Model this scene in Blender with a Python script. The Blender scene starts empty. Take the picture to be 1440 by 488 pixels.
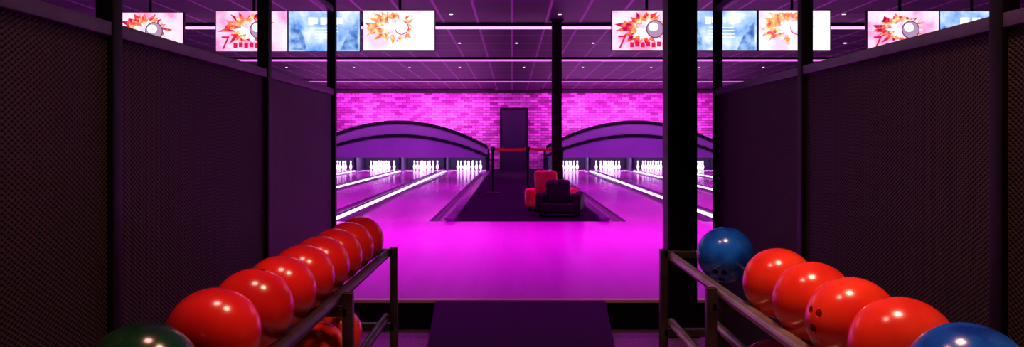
import bpy, bmesh, math, random
from mathutils import Vector, Matrix
random.seed(7)
S=bpy.context.scene
try:
    S.view_settings.view_transform='Standard'
    S.view_settings.look='None'
except Exception: pass
F=1026.0; CZ=1.31
def P(px,py,d): return Vector(((px-720)*d/F, d, CZ-(py-200)*d/F))

# ---------------- materials ----------------
def pmat(name,col,rough=.5,metal=0,coat=0,spec=.5,emis=None,es=0):
    m=bpy.data.materials.new(name); m.use_nodes=True
    b=m.node_tree.nodes['Principled BSDF']
    b.inputs['Base Color'].default_value=(*col,1)
    b.inputs['Roughness'].default_value=rough
    b.inputs['Metallic'].default_value=metal
    b.inputs['Coat Weight'].default_value=coat
    b.inputs['Coat Roughness'].default_value=.15
    b.inputs['Specular IOR Level'].default_value=spec
    if emis:
        b.inputs['Emission Color'].default_value=(*emis,1); b.inputs['Emission Strength'].default_value=es
    return m
def noisy(name,c1,c2,scale=5,rough=.5,metal=0,coat=0,stretch=(1,1,1),bump=0,spec=.5,detail=4):
    m=pmat(name,c1,rough,metal,coat,spec); nt=m.node_tree; N=nt.nodes; L=nt.links
    b=N['Principled BSDF']
    tc=N.new('ShaderNodeTexCoord'); mp=N.new('ShaderNodeMapping'); mp.inputs['Scale'].default_value=stretch
    n=N.new('ShaderNodeTexNoise'); n.inputs['Scale'].default_value=scale; n.inputs['Detail'].default_value=detail
    r=N.new('ShaderNodeValToRGB'); r.color_ramp.elements[0].color=(*c1,1); r.color_ramp.elements[1].color=(*c2,1)
    r.color_ramp.elements[0].position=.35; r.color_ramp.elements[1].position=.65
    L.new(tc.outputs['Object'],mp.inputs['Vector']); L.new(mp.outputs[0],n.inputs['Vector'])
    L.new(n.outputs['Fac'],r.inputs[0]); L.new(r.outputs[0],b.inputs['Base Color'])
    if bump:
        bp=N.new('ShaderNodeBump'); bp.inputs['Strength'].default_value=bump; bp.inputs['Distance'].default_value=.01
        L.new(n.outputs['Fac'],bp.inputs['Height']); L.new(bp.outputs[0],b.inputs['Normal'])
    return m
def emat(name,cols,strength,scale=3,detail=3,lo=.35,hi=.65):
    m=bpy.data.materials.new(name); m.use_nodes=True; nt=m.node_tree; N=nt.nodes; L=nt.links
    N.clear(); o=N.new('ShaderNodeOutputMaterial'); e=N.new('ShaderNodeEmission'); e.inputs[1].default_value=strength
    tc=N.new('ShaderNodeTexCoord'); n=N.new('ShaderNodeTexNoise'); n.inputs['Scale'].default_value=scale; n.inputs['Detail'].default_value=detail
    r=N.new('ShaderNodeValToRGB'); cr=r.color_ramp
    while len(cr.elements)<len(cols): cr.elements.new(.5)
    for i,c in enumerate(cols):
        cr.elements[i].position=lo+(hi-lo)*i/(len(cols)-1)
    for i,c in enumerate(cols): cr.elements[i].color=(*c,1)
    L.new(tc.outputs['Object'],n.inputs['Vector']); L.new(n.outputs['Fac'],r.inputs[0]); L.new(r.outputs[0],e.inputs[0]); L.new(e.outputs[0],o.inputs[0])
    return m
def brickmat(name,c1,c2,mortar,bw,bh,ms,vec='XZ',offset=.5,rough=.8,bump=.4,bias=0,spec=.3,smooth=.1):
    m=pmat(name,c1,rough,spec=spec); nt=m.node_tree; N=nt.nodes; L=nt.links; b=N['Principled BSDF']
    tc=N.new('ShaderNodeTexCoord'); sp=N.new('ShaderNodeSeparateXYZ'); cb=N.new('ShaderNodeCombineXYZ')
    L.new(tc.outputs['Object'],sp.inputs[0])
    L.new(sp.outputs[vec[0]],cb.inputs[0]); L.new(sp.outputs[vec[1]],cb.inputs[1])
    t=N.new('ShaderNodeTexBrick'); t.offset=offset
    t.inputs['Color1'].default_value=(*c1,1); t.inputs['Color2'].default_value=(*c2,1); t.inputs['Mortar'].default_value=(*mortar,1)
    t.inputs['Scale'].default_value=1; t.inputs['Brick Width'].default_value=bw; t.inputs['Row Height'].default_value=bh
    t.inputs['Mortar Size'].default_value=ms; t.inputs['Bias'].default_value=bias; t.inputs['Mortar Smooth'].default_value=smooth
    L.new(cb.outputs[0],t.inputs['Vector']); L.new(t.outputs['Color'],b.inputs['Base Color'])
    if bump:
        bp=N.new('ShaderNodeBump'); bp.inputs['Strength'].default_value=bump; bp.inputs['Distance'].default_value=.01; bp.invert=True
        L.new(t.outputs['Fac'],bp.inputs['Height']); L.new(bp.outputs[0],b.inputs['Normal'])
    return m
def meshmat(name,hi,lo,period=.03):
    m=pmat(name,hi,.55,metal=.2,spec=.3); nt=m.node_tree; N=nt.nodes; L=nt.links; b=N['Principled BSDF']
    tc=N.new('ShaderNodeTexCoord'); sp=N.new('ShaderNodeSeparateXYZ'); L.new(tc.outputs['Object'],sp.inputs[0])
    def M(op,a,bv):
        n=N.new('ShaderNodeMath'); n.operation=op
        for i,v in enumerate((a,bv)):
            if v is None: continue
            if isinstance(v,(int,float)): n.inputs[i].default_value=v
            else: L.new(v,n.inputs[i])
        return n.outputs[0]
    k=math.pi/period
    zz=M('MULTIPLY',sp.outputs['Z'],1.5)
    a=M('SINE',M('MULTIPLY',M('ADD',sp.outputs['Y'],zz),k),None)
    c=M('SINE',M('MULTIPLY',M('SUBTRACT',sp.outputs['Y'],zz),k),None)
    p=M('ABSOLUTE',M('MULTIPLY',a,c),None)
    r=N.new('ShaderNodeValToRGB'); r.color_ramp.elements[0].color=(*hi,1); r.color_ramp.elements[1].color=(*lo,1)
    r.color_ramp.elements[0].position=.15; r.color_ramp.elements[1].position=.45
    L.new(p,r.inputs[0]); L.new(r.outputs[0],b.inputs['Base Color'])
    bp=N.new('ShaderNodeBump'); bp.inputs['Strength'].default_value=.6; bp.inputs['Distance'].default_value=.005; bp.invert=True
    L.new(p,bp.inputs['Height']); L.new(bp.outputs[0],b.inputs['Normal'])
    return m

M_brick=brickmat('brick_paint',(.88,.45,.80),(.26,.05,.22),(.14,.03,.13),.30,.105,.010,smooth=0)
M_ceil=brickmat('ceiling_tiles',(.045,.022,.06),(.024,.012,.036),(.38,.20,.42),.6,1.2,.022,vec='XY',offset=0,rough=.5,bump=.2)
M_dark=noisy('dark_wall',(.012,.008,.014),(.022,.014,.026),3,.8)
M_floor=noisy('dark_carpet',(.22,.14,.24),(.36,.24,.38),60,.8,bump=.3)
M_walk=noisy('walkway_carpet',(.006,.005,.012),(.016,.012,.030),50,.95,bump=.3,spec=.1)
M_rubber=noisy('ramp_rubber',(.010,.007,.034),(.018,.012,.052),80,.7,bump=.3,spec=.3)
M_appr=brickmat('approach_wood',(.66,.20,.66),(.62,.18,.62),(.56,.16,.56),1.2,.09,.0012,vec='YX',rough=.22,bump=0,spec=.45)
M_lane=brickmat('lane_wood',(.74,.30,.72),(.69,.28,.68),(.6,.24,.6),1.6,.04,.001,vec='YX',rough=.13,bump=0,spec=.6)
M_gut=noisy('gutter_plastic',(.10,.08,.15),(.18,.14,.25),2,.22,stretch=(1,.2,1),spec=.7)
M_cap=noisy('divider_cap',(.02,.02,.035),(.05,.04,.075),3,.3)
M_led=pmat('led_strip',(.9,.8,1),.4,emis=(.86,.5,1),es=4.5)
M_black=noisy('black_steel',(.003,.0025,.004),(.006,.005,.008),8,.5,metal=.2,spec=.25)
M_rail=noisy('rail_paint',(.06,.04,.12),(.09,.06,.17),6,.4,metal=.3)
M_mesh=meshmat('perforated_mesh',(.050,.034,.038),(.002,.0015,.002),.022)
M_pan=noisy('smooth_panel',(.045,.022,.085),(.065,.035,.12),4,.6)
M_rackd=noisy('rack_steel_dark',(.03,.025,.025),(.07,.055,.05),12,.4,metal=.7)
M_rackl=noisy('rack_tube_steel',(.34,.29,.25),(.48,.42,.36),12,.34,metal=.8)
M_mask=noisy('masking_panel',(.22,.08,.34),(.27,.11,.40),.6,.5)
M_mask2=noisy('masking_panel_light',(.28,.15,.37),(.33,.19,.42),.6,.5)
M_maskd=pmat('masking_trim',(.004,.003,.008),.5,spec=.2)
M_pit=pmat('pit_black',(.012,.006,.025),.8,spec=.2)
M_pin=pmat('pin_white',(.92,.9,.95),.25,coat=.4)
M_pinr=pmat('pin_stripe',(.75,.25,.5),.3)
M_red=noisy('ball_red',(.66,.022,.012),(.88,.055,.022),6,.2,coat=.15,detail=8)
M_redL=noisy('ball_red_dark',(.50,.008,.010),(.72,.018,.016),6,.2,coat=.15,detail=8)
M_blue=noisy('ball_blue',(.002,.035,.38),(.01,.17,.95),9,.18,coat=.15,detail=10)
M_green=noisy('ball_green',(.002,.02,.010),(.006,.06,.02),6,.18,coat=.15,detail=8)
M_belt=pmat('belt_red',(.9,.03,.01),.6)
M_chairb=noisy('seat_black_vinyl',(.003,.0025,.004),(.006,.005,.008),10,.5,spec=.2)
M_chairr=noisy('seat_red_vinyl',(.8,.02,.05),(.95,.04,.08),10,.35)
M_bezel=pmat('monitor_bezel',(.01,.01,.012),.35)
M_nose=pmat('step_nosing',(.9,.75,.4),.35,metal=.2)
M_down=pmat('downlight',(1,.9,1),.4,emis=(1,.6,1),es=2.2)

# ---------------- mesh helpers ----------------
def obj(name,bm,mat,parent=None,smooth=False):
    me=bpy.data.meshes.new(name); bmesh.ops.recalc_face_normals(bm,faces=bm.faces); bm.to_mesh(me); bm.free()
    if smooth:
        for p in me.polygons: p.use_smooth=True
        me.set_sharp_from_angle(angle=math.radians(40))
    o=bpy.data.objects.new(name,me); S.collection.objects.link(o)
    if mat: me.materials.append(mat)
    if parent is not None:
        o.parent=parent; o.matrix_parent_inverse=PM[parent.name].inverted()
    return o
PM={}
def empty(name,loc=(0,0,0)):
    e=bpy.data.objects.new(name,None); S.collection.objects.link(e); e.location=loc; e.empty_display_size=.1
    PM[e.name]=Matrix.Translation(loc); return e
def addbox(bm,x0,x1,y0,y1,z0,z1,bev=0,rot=None):
    c=Vector(((x0+x1)/2,(y0+y1)/2,(z0+z1)/2))
    m=Matrix.Translation(c)@(rot if rot else Matrix())@Matrix.Diagonal((x1-x0,y1-y0,z1-z0,1))
    r=bmesh.ops.create_cube(bm,size=1,matrix=m)
    if bev:
        es=set(e for v in r['verts'] for e in v.link_edges)
        bmesh.ops.bevel(bm,geom=list(es),offset=bev,segments=3,affect='EDGES',profile=.5)
def box(name,x0,x1,y0,y1,z0,z1,mat,parent=None,bev=0):
    bm=bmesh.new(); addbox(bm,x0,x1,y0,y1,z0,z1,bev); return obj(name,bm,mat,parent,smooth=bool(bev))
def addtube(bm,a,b,r,seg=16):
    a=Vector(a); b=Vector(b); d=b-a
    q=d.to_track_quat('Z','Y').to_matrix().to_4x4()
    bmesh.ops.create_cone(bm,cap_ends=True,segments=seg,radius1=r,radius2=r,depth=d.length,matrix=Matrix.Translation((a+b)/2)@q)
def tube(name,a,b,r,mat,parent=None,seg=16):
    bm=bmesh.new(); addtube(bm,a,b,r,seg); return obj(name,bm,mat,parent,smooth=True)
def addlathe(bm,prof,c,seg=20):
    rings=[]
    for r,z in prof:
        rings.append([bm.verts.new((c[0]+r*math.cos(2*math.pi*i/seg),c[1]+r*math.sin(2*math.pi*i/seg),c[2]+z)) for i in range(seg)])
    for a,b in zip(rings,rings[1:]):
        for i in range(seg): bm.faces.new((a[i],a[(i+1)%seg],b[(i+1)%seg],b[i]))
    bm.faces.new(rings[0][::-1]); bm.faces.new(rings[-1])
def extrude_profile(name,pts,y0,y1,mat,parent=None,smooth=False):
    bm=bmesh.new()
    a=[bm.verts.new((x,y0,z)) for x,z in pts]; b=[bm.verts.new((x,y1,z)) for x,z in pts]
    n=len(pts)
    for i in range(n): bm.faces.new((a[i],a[(i+1)%n],b[(i+1)%n],b[i]))
    bm.faces.new(a); bm.faces.new(b[::-1])
    return obj(name,bm,mat,parent,smooth)

# ---------------- room shell ----------------
ZL=.2; CEIL=3.42; YW=30.0
XL,XR=-9.2,9.4
box('floor',XL-.1,XR+.1,-1.6,YW+.2,-.1,0,M_floor)
box('ceiling',XL-.1,XR+.1,-1.6,YW+.2,CEIL,CEIL+.1,M_ceil)
box('wall_back',XL-.1,XR+.1,YW,YW+.15,0,CEIL,M_brick)
box('wall_left',XL-.1,XL,-1.6,YW,0,CEIL,M_dark)
box('wall_right',XR,XR+.1,-1.6,YW,0,CEIL,M_dark)
box('wall_front',XL-.1,XR+.1,-1.7,-1.6,0,CEIL,M_dark)
box('floor_approach',XL,XR,5.13,10.2,0,ZL,M_appr)
box('baseboard_step',XL,XR,5.10,5.13,0,ZL-.012,M_black)
box('trim_1',XL,XR,5.095,5.15,ZL-.012,ZL+.008,M_nose)
box('trim_2',XL,XR,YW-.25,YW-.02,CEIL-.10,CEIL-.001,M_dark)

# door
dr=empty('door_1',(.09,YW-.03,ZL))
box('door_leaf',-.42,.58,YW-.06,YW-.01,ZL,2.64,pmat('door_paint',(.012,.009,.03),.5),dr)
for i,(a,b,c,d) in enumerate([(-.5,-.42,ZL,2.72),(.58,.66,ZL,2.72),(-.42,.58,2.64,2.72)]):
    box('door_frame_%d'%i,a,b,YW-.09,YW-.005,c,d,M_black,dr)
tube('door_handle',(.48,YW-.12,1.25),(.36,YW-.12,1.25),.012,M_rackd,dr)
tube('door_handle_stem',(.48,YW-.12,1.25),(.48,YW-.05,1.25),.012,M_rackd,dr)

# ---------------- lanes ----------------
lanesL=[-1.70-1.72*i for i in range(4)]
lanesR=[2.14+1.66*i for i in range(4)]
YE=29.35; YD=27.85
def gutter_prof(x0,x1,depth=.09):
    pts=[(x0,0.0),(x1,0.0),(x1,ZL)]
    n=10; cx=(x0+x1)/2; r=(x1-x0)/2-.012
    pts.append((cx+r,ZL))
    for i in range(1,n): 
        a=math.pi*i/n; pts.append((cx+r*math.cos(a),ZL-depth*math.sin(a)))
    pts+= [(cx-r,ZL),(x0,ZL)]
    return pts
def lane(cx,side,pitch):
    e=empty('bowling_lane',(cx,10.2,ZL))
    box('lane_boards',cx-.53,cx+.53,10.2,YD,0,ZL,M_lane,e)
    extrude_profile('gutter_left',gutter_prof(cx-.78,cx-.53),10.2,YD,M_gut,e,True)
    extrude_profile('gutter_right',gutter_prof(cx+.53,cx+.78),10.2,YD,M_gut,e,True)
    w=(pitch-1.56)
    a=cx+side*.78; b=cx+side*(.78+w)
    x0,x1=min(a,b),max(a,b)
    box('divider_cap',x0,x1,10.2,YD,0,ZL+.015,M_cap,e,bev=.008)
    sx=cx+side*.81
    box('led_strip',sx-.03,sx+.03,10.25,27.6,ZL+.012,ZL+.035,M_led,e)
    tube('bumper_rail',(cx-side*.765,10.3,ZL+.03),(cx-side*.765,27.6,ZL+.03),.018,M_gut,e)
    box('pin_deck',cx-.78-(w if side<0 else 0),cx+.78+(w if side>0 else 0),YD,YE,0,ZL-.003,M_lane)
for c in lanesL: lane(c,-1,1.72)
for c in lanesR: lane(c,1,1.66)
box('floor_walkway',-.80,1.24,10.2,YW,0,ZL-.002,M_walk)
box('trim_3',-.92,-.80,10.2,27.8,0,ZL+.05,M_gut,bev=.01)
box('trim_4',1.24,1.36,10.2,27.8,0,ZL+.05,M_gut,bev=.01)
box('floor_side_left',XL,lanesL[-1]-.95,10.2,YW,0,ZL,M_walk)
box('floor_side_right',lanesR[-1]+.89,XR,10.2,YW,0,ZL,M_walk)

# ---------------- pins ----------------
prof=[(.001,0),(.026,0),(.029,.01),(.040,.06),(.0603,.114),(.0585,.15),(.045,.19),(.030,.225),(.0235,.254),(.024,.275),(.030,.31),(.0325,.343),(.029,.365),(.018,.378),(.001,.382)]
def pins(cx):
    bm=bmesh.new()
    for row in range(4):
        for k in range(row+1):
            addlathe(bm,prof,(cx+(k-row/2)*.3048,28.2+row*.264,ZL-.003),14)
    o=obj('bowling_pins',bm,M_pin,None,True)
    o.data.materials.append(M_pinr)
    for p in o.data.polygons:
        if .245<p.center.z-ZL<.285 : p.material_index=1
    return o
for c in lanesL+lanesR: pins(c)

# ---------------- masking units ----------------
def masking(x0,x1,zedge,zpeak,centers):
    cx=(x0+x1)/2; e=empty('masking_unit',(cx,27.9,ZL))
    n=40; yF=27.85; zb=.72
    def arc(t,ze,zp): return ze+(zp-ze)*max(0,(1-(2*t-1)**2))
    def strip(name,lo,hi,y0,y1,mat):
        bm=bmesh.new(); V=[]
        for i in range(n+1):
            t=i/n; x=x0+(x1-x0)*t
            V.append([bm.verts.new((x,y0,lo(t))),bm.verts.new((x,y0,hi(t))),bm.verts.new((x,y1,hi(t))),bm.verts.new((x,y1,lo(t)))])
        for a,b in zip(V,V[1:]):
            for k in range(4): bm.faces.new((a[k],b[k],b[(k+1)%4],a[(k+1)%4]))
        bm.faces.new(V[0]); bm.faces.new(V[-1][::-1])
        return obj(name,bm,mat,e,True)
    up=lambda t:arc(t,zedge,zpeak)
    mid=lambda t:arc(t,zb+.06,zpeak-.50)
    strip('lower_panel',lambda t:zb,lambda t:max(mid(t),zb+.02),yF,yF+.08,M_mask)
    strip('upper_band',mid,up,yF+.01,yF+.07,M_mask2)
    strip('arch_trim_upper',lambda t:up(t)-.05,lambda t:up(t)+.08,yF-.05,yF+.09,M_maskd)
    strip('arch_trim_lower',lambda t:mid(t)-.06,lambda t:mid(t)+.06,yF-.04,yF+.005,M_maskd)
    xs=[x0+.03]+[(a+b)/2 for a,b in zip(centers,centers[1:])]+[x1-.03]
    for i,x in enumerate(xs):
        box('kickback_%d'%i,x-.05,x+.05,27.93,29.7,ZL+.016,.98,M_pit,e)
    box('pit_curtain',x0,x1,29.7,29.75,ZL+.001,1.0,M_pit,e)
    box('pit_roof',x0,x1,27.93,29.7,.98,1.02,M_pit,e)
    return e
masking(-7.75,-.93,1.10,2.06,sorted(lanesL))
masking(1.30,8.1,1.10,2.06,lanesR)

# ---------------- belts ----------------
def stanchion(x,y,h=1.0):
    e=empty('belt_barrier_post',(x,y,ZL))
    bm=bmesh.new(); addlathe(bm,[(.001,0),(.17,0),(.17,.012),(.12,.03),(.035,.045),(.032,.06),(.032,h-.09),(.045,h-.085),(.047,h),(.03,h+.015),(.001,h+.018)],(x,y,ZL-.002),24)
    obj('post',bm,M_black,e,True)
    return e
st=[(-.416,15.8),(.34,15.8),(1.08,15.8)]
es=[stanchion(*p) for p in st]
for (a,b) in zip(st,st[1:]):
    bm=bmesh.new(); n=12; V=[]
    for i in range(n+1):
        t=i/n; x=a[0]+.04+(b[0]-a[0]-.08)*t; sag=-.02*(1-(2*t-1)**2)
        V.append((bm.verts.new((x,a[1],1.14+sag)),bm.verts.new((x,a[1],1.195+sag))))
    for p,q in zip(V,V[1:]): bm.faces.new((p[0],q[0],q[1],p[1]))
    o=obj('barrier_belt',bm,M_belt,es[st.index(a)])

# columns
def column(x,y,w,z0):
    e=empty('support_column',(x,y,z0))
    box('shaft',x-w/2,x+w/2,y-w/2,y+w/2,z0,CEIL,M_black,e,bev=.006)
    box('base_plate',x-w/2-.015,x+w/2+.015,y-w/2-.015,y+w/2+.015,z0,z0+.02,M_black,e)
    box('head_plate',x-w/2-.03,x+w/2+.03,y-w/2-.03,y+w/2+.03,CEIL-.03,CEIL,M_black,e)
column(1.145,4.985,.195,0)
column(.77,12.6,.17,ZL)

# ---------------- chairs ----------------
def armchair(x,y,w,h,mat,rot):
    e=empty('lounge_armchair',(x,y,ZL)); R=Matrix.Rotation(rot,4,'Z'); T=Matrix.Translation((x,y,ZL))
    def part(nm,x0,x1,y0,y1,z0,z1,bev,tilt=0):
        bm=bmesh.new(); addbox(bm,x0,x1,y0,y1,z0,z1,bev,Matrix.Rotation(tilt,4,'X'))
        bm.transform(T@R); obj(nm,bm,mat,e,True)
    hw=w/2
    part('base',-hw+.02,hw-.02,-.26,.26,.06,.22,.03)
    part('seat_cushion',-hw+.12,hw-.12,-.29,.18,.2,.33,.04)
    part('arm_left',-hw,-hw+.14,-.28,.26,.07,.36,.045)
    part('arm_right',hw-.14,hw,-.28,.26,.07,.36,.045)
    part('backrest',-hw*.52,hw*.52,.12,.25,.2,h,.05,math.radians(-8))
    for i,(a,b) in enumerate([(-1,-1),(1,-1),(-1,1),(1,1)]):
        bm=bmesh.new(); addtube(bm,(a*(hw-.08),b*.2,-.001),(a*(hw-.08),b*.2,.075),.02); bm.transform(T@R); obj('foot_%d'%i,bm,M_black,e,True)
armchair(.72,10.95,.68,.56,M_chairb,math.radians(168))
armchair(.64,11.85,.74,.66,M_chairr,math.radians(150))

# ---------------- partitions ----------------
def partition(X,s,ys,plain):
    e=empty('mesh_partition',(X,ys[0],0)); w=.026
    for i,y in enumerate(ys):
        box('post_%d'%i,X-w,X+w,y-w,y+w,0,2.32,M_black,e,bev=.003)
    zr=1.635
    box('mid_rail',X-.022,X+.022,ys[0],ys[-1],zr-.02,zr+.02,M_rail,e,bev=.003)
    box('top_rail',X-.02,X+.02,ys[0],ys[-1],2.15,2.19,M_rail,e,bev=.003)
    box('bottom_rail',X-.022,X+.022,ys[0],ys[-1],.04,.08,M_black,e,bev=.003)
    for i,(a,b) in enumerate(zip(ys,ys[1:])):
        box('panel_%d'%i,X-.008,X+.008,a+w,b-w,.08,zr-.02,M_pan if i==plain else M_mesh,e)
partition(-1.17,-1,[-.45,.82,2.12,3.45,4.74],3)
partition(1.33,1,[-.7,.62,1.97,3.31,4.72],9)

# ---------------- balls ----------------
def make_ball_mesh():
    bm=bmesh.new(); bmesh.ops.create_uvsphere(bm,u_segments=64,v_segments=40,radius=.108)
    for f in bm.faces: f.smooth=True
    me=bpy.data.meshes.new('ball_tmp'); bm.to_mesh(me); bm.free(); o=bpy.data.objects.new('ball_tmp',me); S.collection.objects.link(o)
    bm=bmesh.new()
    for ax,ay,r in [(.022,.13,.0105),(-.022,.13,.0105),(0,-.26,.0125)]:
        d=Vector((ax*7,ay,1)).normalized()
        addtube(bm,d*.07,d*.13,r,20)
    me2=bpy.data.meshes.new('cut_tmp'); bm.to_mesh(me2); bm.free(); c=bpy.data.objects.new('cut_tmp',me2); S.collection.objects.link(c)
    m=o.modifiers.new('b','BOOLEAN'); m.object=c; m.operation='DIFFERENCE'; m.solver='EXACT'
    dg=bpy.context.evaluated_depsgraph_get(); res=bpy.data.meshes.new_from_object(o.evaluated_get(dg))
    bpy.data.objects.remove(o); bpy.data.objects.remove(c)
    res.name='bowling_ball'
    for p in res.polygons: p.use_smooth=True
    res.set_sharp_from_angle(angle=math.radians(35))
    return res
BALL=make_ball_mesh(); BALL.materials.clear(); BALL.materials.append(M_red)
def ball(x,y,z,mat,d=None):
    o=bpy.data.objects.new('bowling_ball',BALL); S.collection.objects.link(o); o.location=(x,y,z)
    v=Vector(d) if d else Vector((random.uniform(-.6,.6),1,random.uniform(-.6,.2)))
    o.rotation_euler=v.normalized().to_track_quat('Z','Y').to_euler()
    o.material_slots[0].link='OBJECT'; o.material_slots[0].material=mat
XB,XBR,ZB,ZB2=-.70,.83,.86,.555
for i,y in enumerate([1.71,1.97,2.20,2.43,2.655,2.88,3.12,3.36]): ball(XB,y,ZB,M_redL,{1:(.15,.25,1)}.get(i))
ball(XB,1.375,ZB,M_green)
for y in [1.9,2.2,2.62,2.88]: ball(XB,y,ZB2,M_red)
ball(XBR,2.84,ZB+.012,M_blue,(-.5,-.9,-.8))
for i,y in enumerate([2.27,2.01,1.78,1.55]): ball(XBR,y,ZB+.012,M_red,{2:(-1,-.2,.15)}.get(i))
ball(XBR,1.325,ZB+.012,M_blue)
for y in [1.75,2.05,2.33]: ball(XBR,y,ZB2+.012,M_red)

# ---------------- racks ----------------
def rack(X,zb,yend,ymid,ystart,mt,md):
    e=empty('ball_rack',(X,yend,0)); h=.0175
    for tier,z in (('upper',zb-.0865),('lower',zb-.305-.0865)):
        for sx,nm in ((-1,'left'),(1,'right')):
            tube('%s_rail_%s'%(tier,nm),(X+sx*.097,ystart,z),(X+sx*.097,yend,z),.02,mt,e)
    zt=zb-.0865+.02
    for i,y in enumerate((yend,ymid,(ymid+ystart)/2,ystart)):
        for sx in (-1,1):
            xx=X+sx*.132
            box('post_%d_%d'%(i,sx),xx-h,xx+h,y-h,y+h,0,zt+(.012 if i==0 else -.005),md,e,bev=.002)
        zc=(zt-.012) if i in(0,3) else zb-.108-.03
        box('crossbar_%d'%i,X-.132,X+.132,y-h,y+h,zc-.015,zc+.015,md,e,bev=.002)
        box('lower_crossbar_%d'%i,X-.132,X+.132,y-h,y+h,zb-.305-.15,zb-.305-.115,md,e,bev=.002)
        box('foot_bar_%d'%i,X-.132,X+.132,y-h,y+h,.03,.06,md,e,bev=.002)
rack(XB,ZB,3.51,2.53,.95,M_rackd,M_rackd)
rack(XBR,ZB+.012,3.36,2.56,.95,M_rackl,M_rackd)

# ---------------- ramp ----------------
bm=bmesh.new()
x0,x1=-.53,.645
pts=[(4.52,0.0),(5.095,0.0),(5.095,.205),(5.04,.205),(4.52,.012)]
a=[bm.verts.new((x0,y,z)) for y,z in pts]; b=[bm.verts.new((x1,y,z)) for y,z in pts]
for i in range(5): bm.faces.new((a[i],a[(i+1)%5],b[(i+1)%5],b[i]))
bm.faces.new(a); bm.faces.new(b[::-1])
obj('access_ramp',bm,M_rubber)

# ---------------- monitors ----------------
MA=emat('screen_pink',[(1,.30,.60),(1,.62,.82),(.9,.75,1)],1.25,3.5)
MB=emat('screen_blue',[(.10,.30,.95),(.42,.62,1),(.85,.95,1)],1.1,4,6)
MC=emat('screen_white',[(1,.55,.75),(1,.85,.95),(1,1,1)],1.35,3)
B_red=emat('gfx_flame_red',[(.25,.0,.10),(.95,.02,.06),(1,.25,.15)],1.0,14,5)
B_or=emat('gfx_flame_orange',[(.95,.05,.10),(1,.38,.12),(1,.85,.5)],1.2,16,5)
B_smoke=emat('gfx_smoke',[(.9,.45,.7),(1,.8,.9),(1,1,1)],1.3,12,5)
def em(n,c,s=1): return pmat(n,(0,0,0),.5,emis=c,es=s)
E_red=em('gfx_red',(.85,.01,.08)); E_w=em('gfx_white',(1,.95,1),1.3); E_dk=em('gfx_dark',(.10,.01,.08)); E_grey=em('gfx_grey',(.5,.3,.5)); E_pale=em('gfx_pale',(.9,.95,1),1.4)
E_navy=emat('gfx_navy',[(.05,.13,.5),(.2,.4,.85),(.5,.7,1)],1,9,5)
DM=10.2
def poly(name,pts,y,mat,e):
    bm=bmesh.new(); bm.faces.new([bm.verts.new((p[0],y,p[1])) for p in pts]); return obj(name,bm,mat,e)
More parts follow.
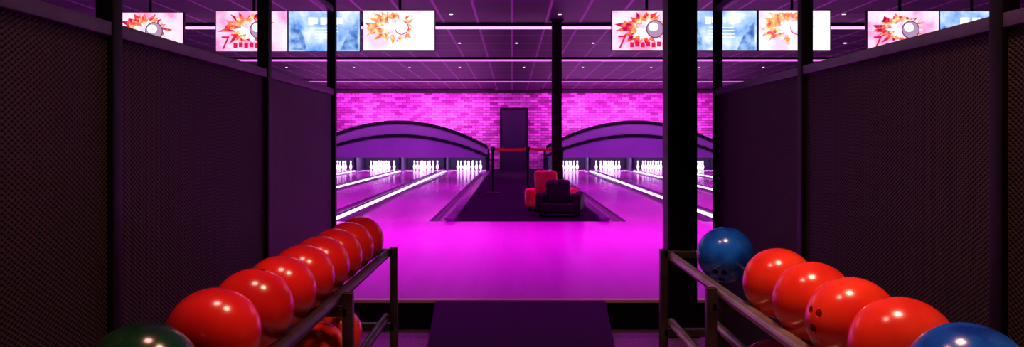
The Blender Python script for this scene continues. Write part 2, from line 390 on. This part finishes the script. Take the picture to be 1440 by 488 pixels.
def monitor(pxc,pyc,kind,seed):
    rnd=random.Random(seed); c=P(pxc,pyc,DM); W,H=1.0,.565
    e=empty('hanging_monitor',c)
    box('casing',c.x-W/2-.008,c.x+W/2+.008,DM,DM+.06,c.z-H/2-.008,c.z+H/2+.008,M_bezel,e,bev=.004)
    box('screen',c.x-W/2+.004,c.x+W/2-.004,DM-.004,DM+.001,c.z-H/2+.004,c.z+H/2-.004,{'A':MA,'B':MB,'C':MC}[kind],e)
    tube('mount_pole',(c.x,DM+.09,c.z),(c.x,DM+.09,CEIL),.02,M_black,e)
    box('mount_plate',c.x-.15,c.x+.15,DM+.058,DM+.11,c.z-.1,c.z+.1,M_black,e)
    y=DM-.006
    if kind in 'AC':
        bx,bz=c.x+(.10 if kind=='A' else .04),c.z+(.02 if kind=='A' else .04)
        def star(r0,r1,n,dx,dz,sx=1,sz=1):
            pts=[]
            for i in range(n*2):
                a=math.pi*i/n; r=(r1 if i%2 else r0)*rnd.uniform(.7,1.15)
                pts.append((max(c.x-W/2+.02,min(c.x+W/2-.02,bx+dx+sx*r*math.cos(a))),max(c.z-H/2+.02,min(c.z+H/2-.02,bz+dz+sz*r*math.sin(a)))))
            return pts
        poly('burst_red',star(.34,.24,17,-.16,.02,1.15,.72),y,B_red if kind=='A' else B_or,e)
        poly('burst_orange',star(.27,.17,14,-.14,.02,1.15,.8),y-.0015,B_or,e)
        poly('burst_smoke',star(.2,.13,12,-.08,.0,1.3,.85),y-.003,B_smoke,e)
        R=.125 if kind=='A' else .10
        poly('ball_rim',[(bx+R*math.cos(t*math.pi/16),bz+R*math.sin(t*math.pi/16)) for t in range(32)],y-.0045,E_dk if kind=='A' else E_red,e)
        poly('ball_body',[(bx+(R-.012)*math.cos(t*math.pi/16),bz+(R-.012)*math.sin(t*math.pi/16)) for t in range(32)],y-.006,E_grey if kind=='A' else B_smoke,e)
        poly('ball_shine',[(bx-.025+.07*math.cos(t*math.pi/16),bz+.03+.06*math.sin(t*math.pi/16)) for t in range(32)],y-.0075,E_w,e)
        if kind=='A':
            cu=bpy.data.curves.new('numeral','FONT'); cu.body='7'; cu.size=.26; cu.materials.append(E_red)
            o=bpy.data.objects.new('numeral',cu); S.collection.objects.link(o); o.location=(c.x-.43,y-.009,c.z-.25); o.rotation_euler=(math.pi/2,0,0)
            o.parent=e; o.matrix_parent_inverse=PM[e.name].inverted()
            bm=bmesh.new()
            for k in range(7):
                xx=c.x-.25+k*.075; zz=c.z-.2+.01*(k%2)
                addbox(bm,xx,xx+.055,y-.01,y-.008,zz-.035,zz+.035)
            obj('lettering_band',bm,E_red,e)
    else:
        bm=bmesh.new()
        for k,wd in enumerate([.09,.05,.08,.03,.09,.07]):
            xx=c.x-.22+k*.085; addbox(bm,xx,xx+wd*.85,y-.003,y-.001,c.z+.09+.012*(k%2),c.z+.19)
        for k in range(4):
            w2=rnd.uniform(.12,.2); addbox(bm,c.x-w2,c.x+w2,y-.003,y-.001,c.z+.035-k*.045,c.z+.05-k*.045)
        obj('text_lines',bm,E_pale,e)
        poly('dark_figure',[(c.x-.47,c.z-.27),(c.x-.25,c.z-.27),(c.x-.27,c.z-.12),(c.x-.33,c.z+.02),(c.x-.41,c.z+.1),(c.x-.47,c.z+.05)],y,E_navy,e)
        poly('dark_figure_b',[(c.x+.22,c.z-.27),(c.x+.47,c.z-.27),(c.x+.47,c.z+.12),(c.x+.38,c.z+.05),(c.x+.3,c.z-.1)],y,E_navy,e)
for i,(x,y,k) in enumerate([(207,46,'A'),(354,44,'A'),(456,44,'B'),(561,43,'C'),(911,43,'A'),(1014,43,'B'),(1117,43,'C'),(1270,44,'A'),(1372,44,'B')]):
    monitor(x,y,k,i)

# ---------------- ceiling fittings ----------------
def area(name,loc,sx,sy,energy,col,rot=(0,0,0),spread=180):
    l=bpy.data.lights.new(name,'AREA'); l.shape='RECTANGLE'; l.size=sx; l.size_y=sy; l.energy=energy; l.color=col; l.spread=math.radians(spread)
    o=bpy.data.objects.new(name,l); S.collection.objects.link(o); o.location=loc; o.rotation_euler=rot; return o
MAG=(1,.0,.94)
def strip(y,w,energy,col,ecol,es,r,x0=-8.6,x1=8.8,spread=130):
    e=empty('ceiling_light_strip',((x0+x1)/2,y,CEIL))
    box('housing',x0,x1,y-w/2-.02,y+w/2+.02,CEIL-.05,CEIL-.001,M_black,e)
    tube('neon_tube',(x0,y,CEIL-.05-r),(x1,y,CEIL-.05-r),r,pmat('neon_tube',(1,.5,1),.4,emis=ecol,es=es),e,12)
    area('light_strip_lamp',((x0+x1)/2,y,CEIL-.06-2*r),x1-x0,w,energy,col,spread=spread)
strip(13.0,.12,250,MAG,(1,.28,.85),2.6,.022)
strip(18.2,.12,270,MAG,(1,.14,.85),1.5,.020)
strip(24.6,.12,240,MAG,(.9,.08,1),1.0,.020)
for x in (-6,-3.5,-1.2,1.2,3.5,6):
    area('approach_fill_light',(x,8.6,CEIL-.03),1.2,.6,52,MAG,spread=110)  # out-of-frame fill, added to brighten the approach magenta
    box('added_fill_panel',x-.65,x+.65,8.25,8.95,CEIL-.025,CEIL-.001,M_rail)  # made-up ceiling panel to go with the added fill
for x in (-3.2,-.9,1.4,3.7):
    area('approach_fill_light',(x,6.3,CEIL-.03),1.2,.4,8,(.85,.0,1),spread=85)  # second added fill row, widens the glow over the near approach
    box('added_fill_panel',x-.65,x+.65,6.05,6.55,CEIL-.025,CEIL-.001,M_rail)  # made-up panel above this added row, out of view
for cx in (-4.3,4.7):
    e=empty('wall_wash_bar',(cx,28.2,CEIL-.2))
    box('bar_housing',cx-3.6,cx+3.6,28.16,28.24,CEIL-.12,CEIL-.04,M_black,e)
    for dx in (-3,0,3): tube('hanger',(cx+dx,28.2,CEIL-.06),(cx+dx,28.2,CEIL),.01,M_black,e)
    area('wall_wash_lamp',(cx,28.26,CEIL-.14),7.0,.08,155,(1,.06,.9),rot=(math.radians(52),0,0),spread=140)
for x in (-5.6,-3.4,-1.9,2.6,4.6,6.8):
    l=bpy.data.lights.new('wall_washer','SPOT'); l.energy=190; l.color=(1,.28,1); l.spot_size=math.radians(75); l.spot_blend=1; l.shadow_soft_size=.1
    o=bpy.data.objects.new('wall_washer',l); S.collection.objects.link(o); o.location=(x,YW-1.9,CEIL-.25)
    o.rotation_euler=(Vector((0,1.9,-1.15))).to_track_quat('-Z','Y').to_euler()
for cx in (-4.3,4.7):
    area('masking_wash',(cx,25.2,CEIL-.06),6.5,.2,120,(.75,.12,1),rot=(math.radians(45),0,0))
for c in lanesL+lanesR:
    area('pin_deck_lamp',(c,27.99,.93),1.3,.1,120,(.88,.62,1),rot=(math.radians(25),0,0))
# downlights
bm=bmesh.new()
for x in [-6.3,-4.6,-2.9,-1.3,.4,2.0,3.7,5.4,7]:
    for y in (12,15.5,20.5):
        xx=x+random.uniform(-.4,.4)
        addtube(bm,(xx,y,CEIL-.012),(xx,y,CEIL-.001),.03,12)
obj('ceiling_downlights',bm,M_down)
# warm lamps over the racks
for x,y,en,c in ((-.45,1.9,9.5,(1,.38,.30)),(.6,1.8,24,(1,.45,.28))):
    area('rack_spot_lamp',(x,y,CEIL-.06),.34,.34,en,c,spread=105)
    box('rack_spot_fixture',x-.2,x+.2,y-.2,y+.2,CEIL-.05,CEIL-.001,M_black)

w=bpy.data.worlds.new('World'); S.world=w; w.use_nodes=True
w.node_tree.nodes['Background'].inputs[0].default_value=(.02,.004,.03,1); w.node_tree.nodes['Background'].inputs[1].default_value=.3

cam=bpy.data.cameras.new('camera'); co=bpy.data.objects.new('camera',cam); S.collection.objects.link(co)
co.location=(0,0,CZ); co.rotation_euler=(math.pi/2,0,0)
cam.sensor_width=36; cam.lens=F/1440*36; cam.shift_y=-44/1440; cam.clip_start=.05; cam.clip_end=100
S.camera=co
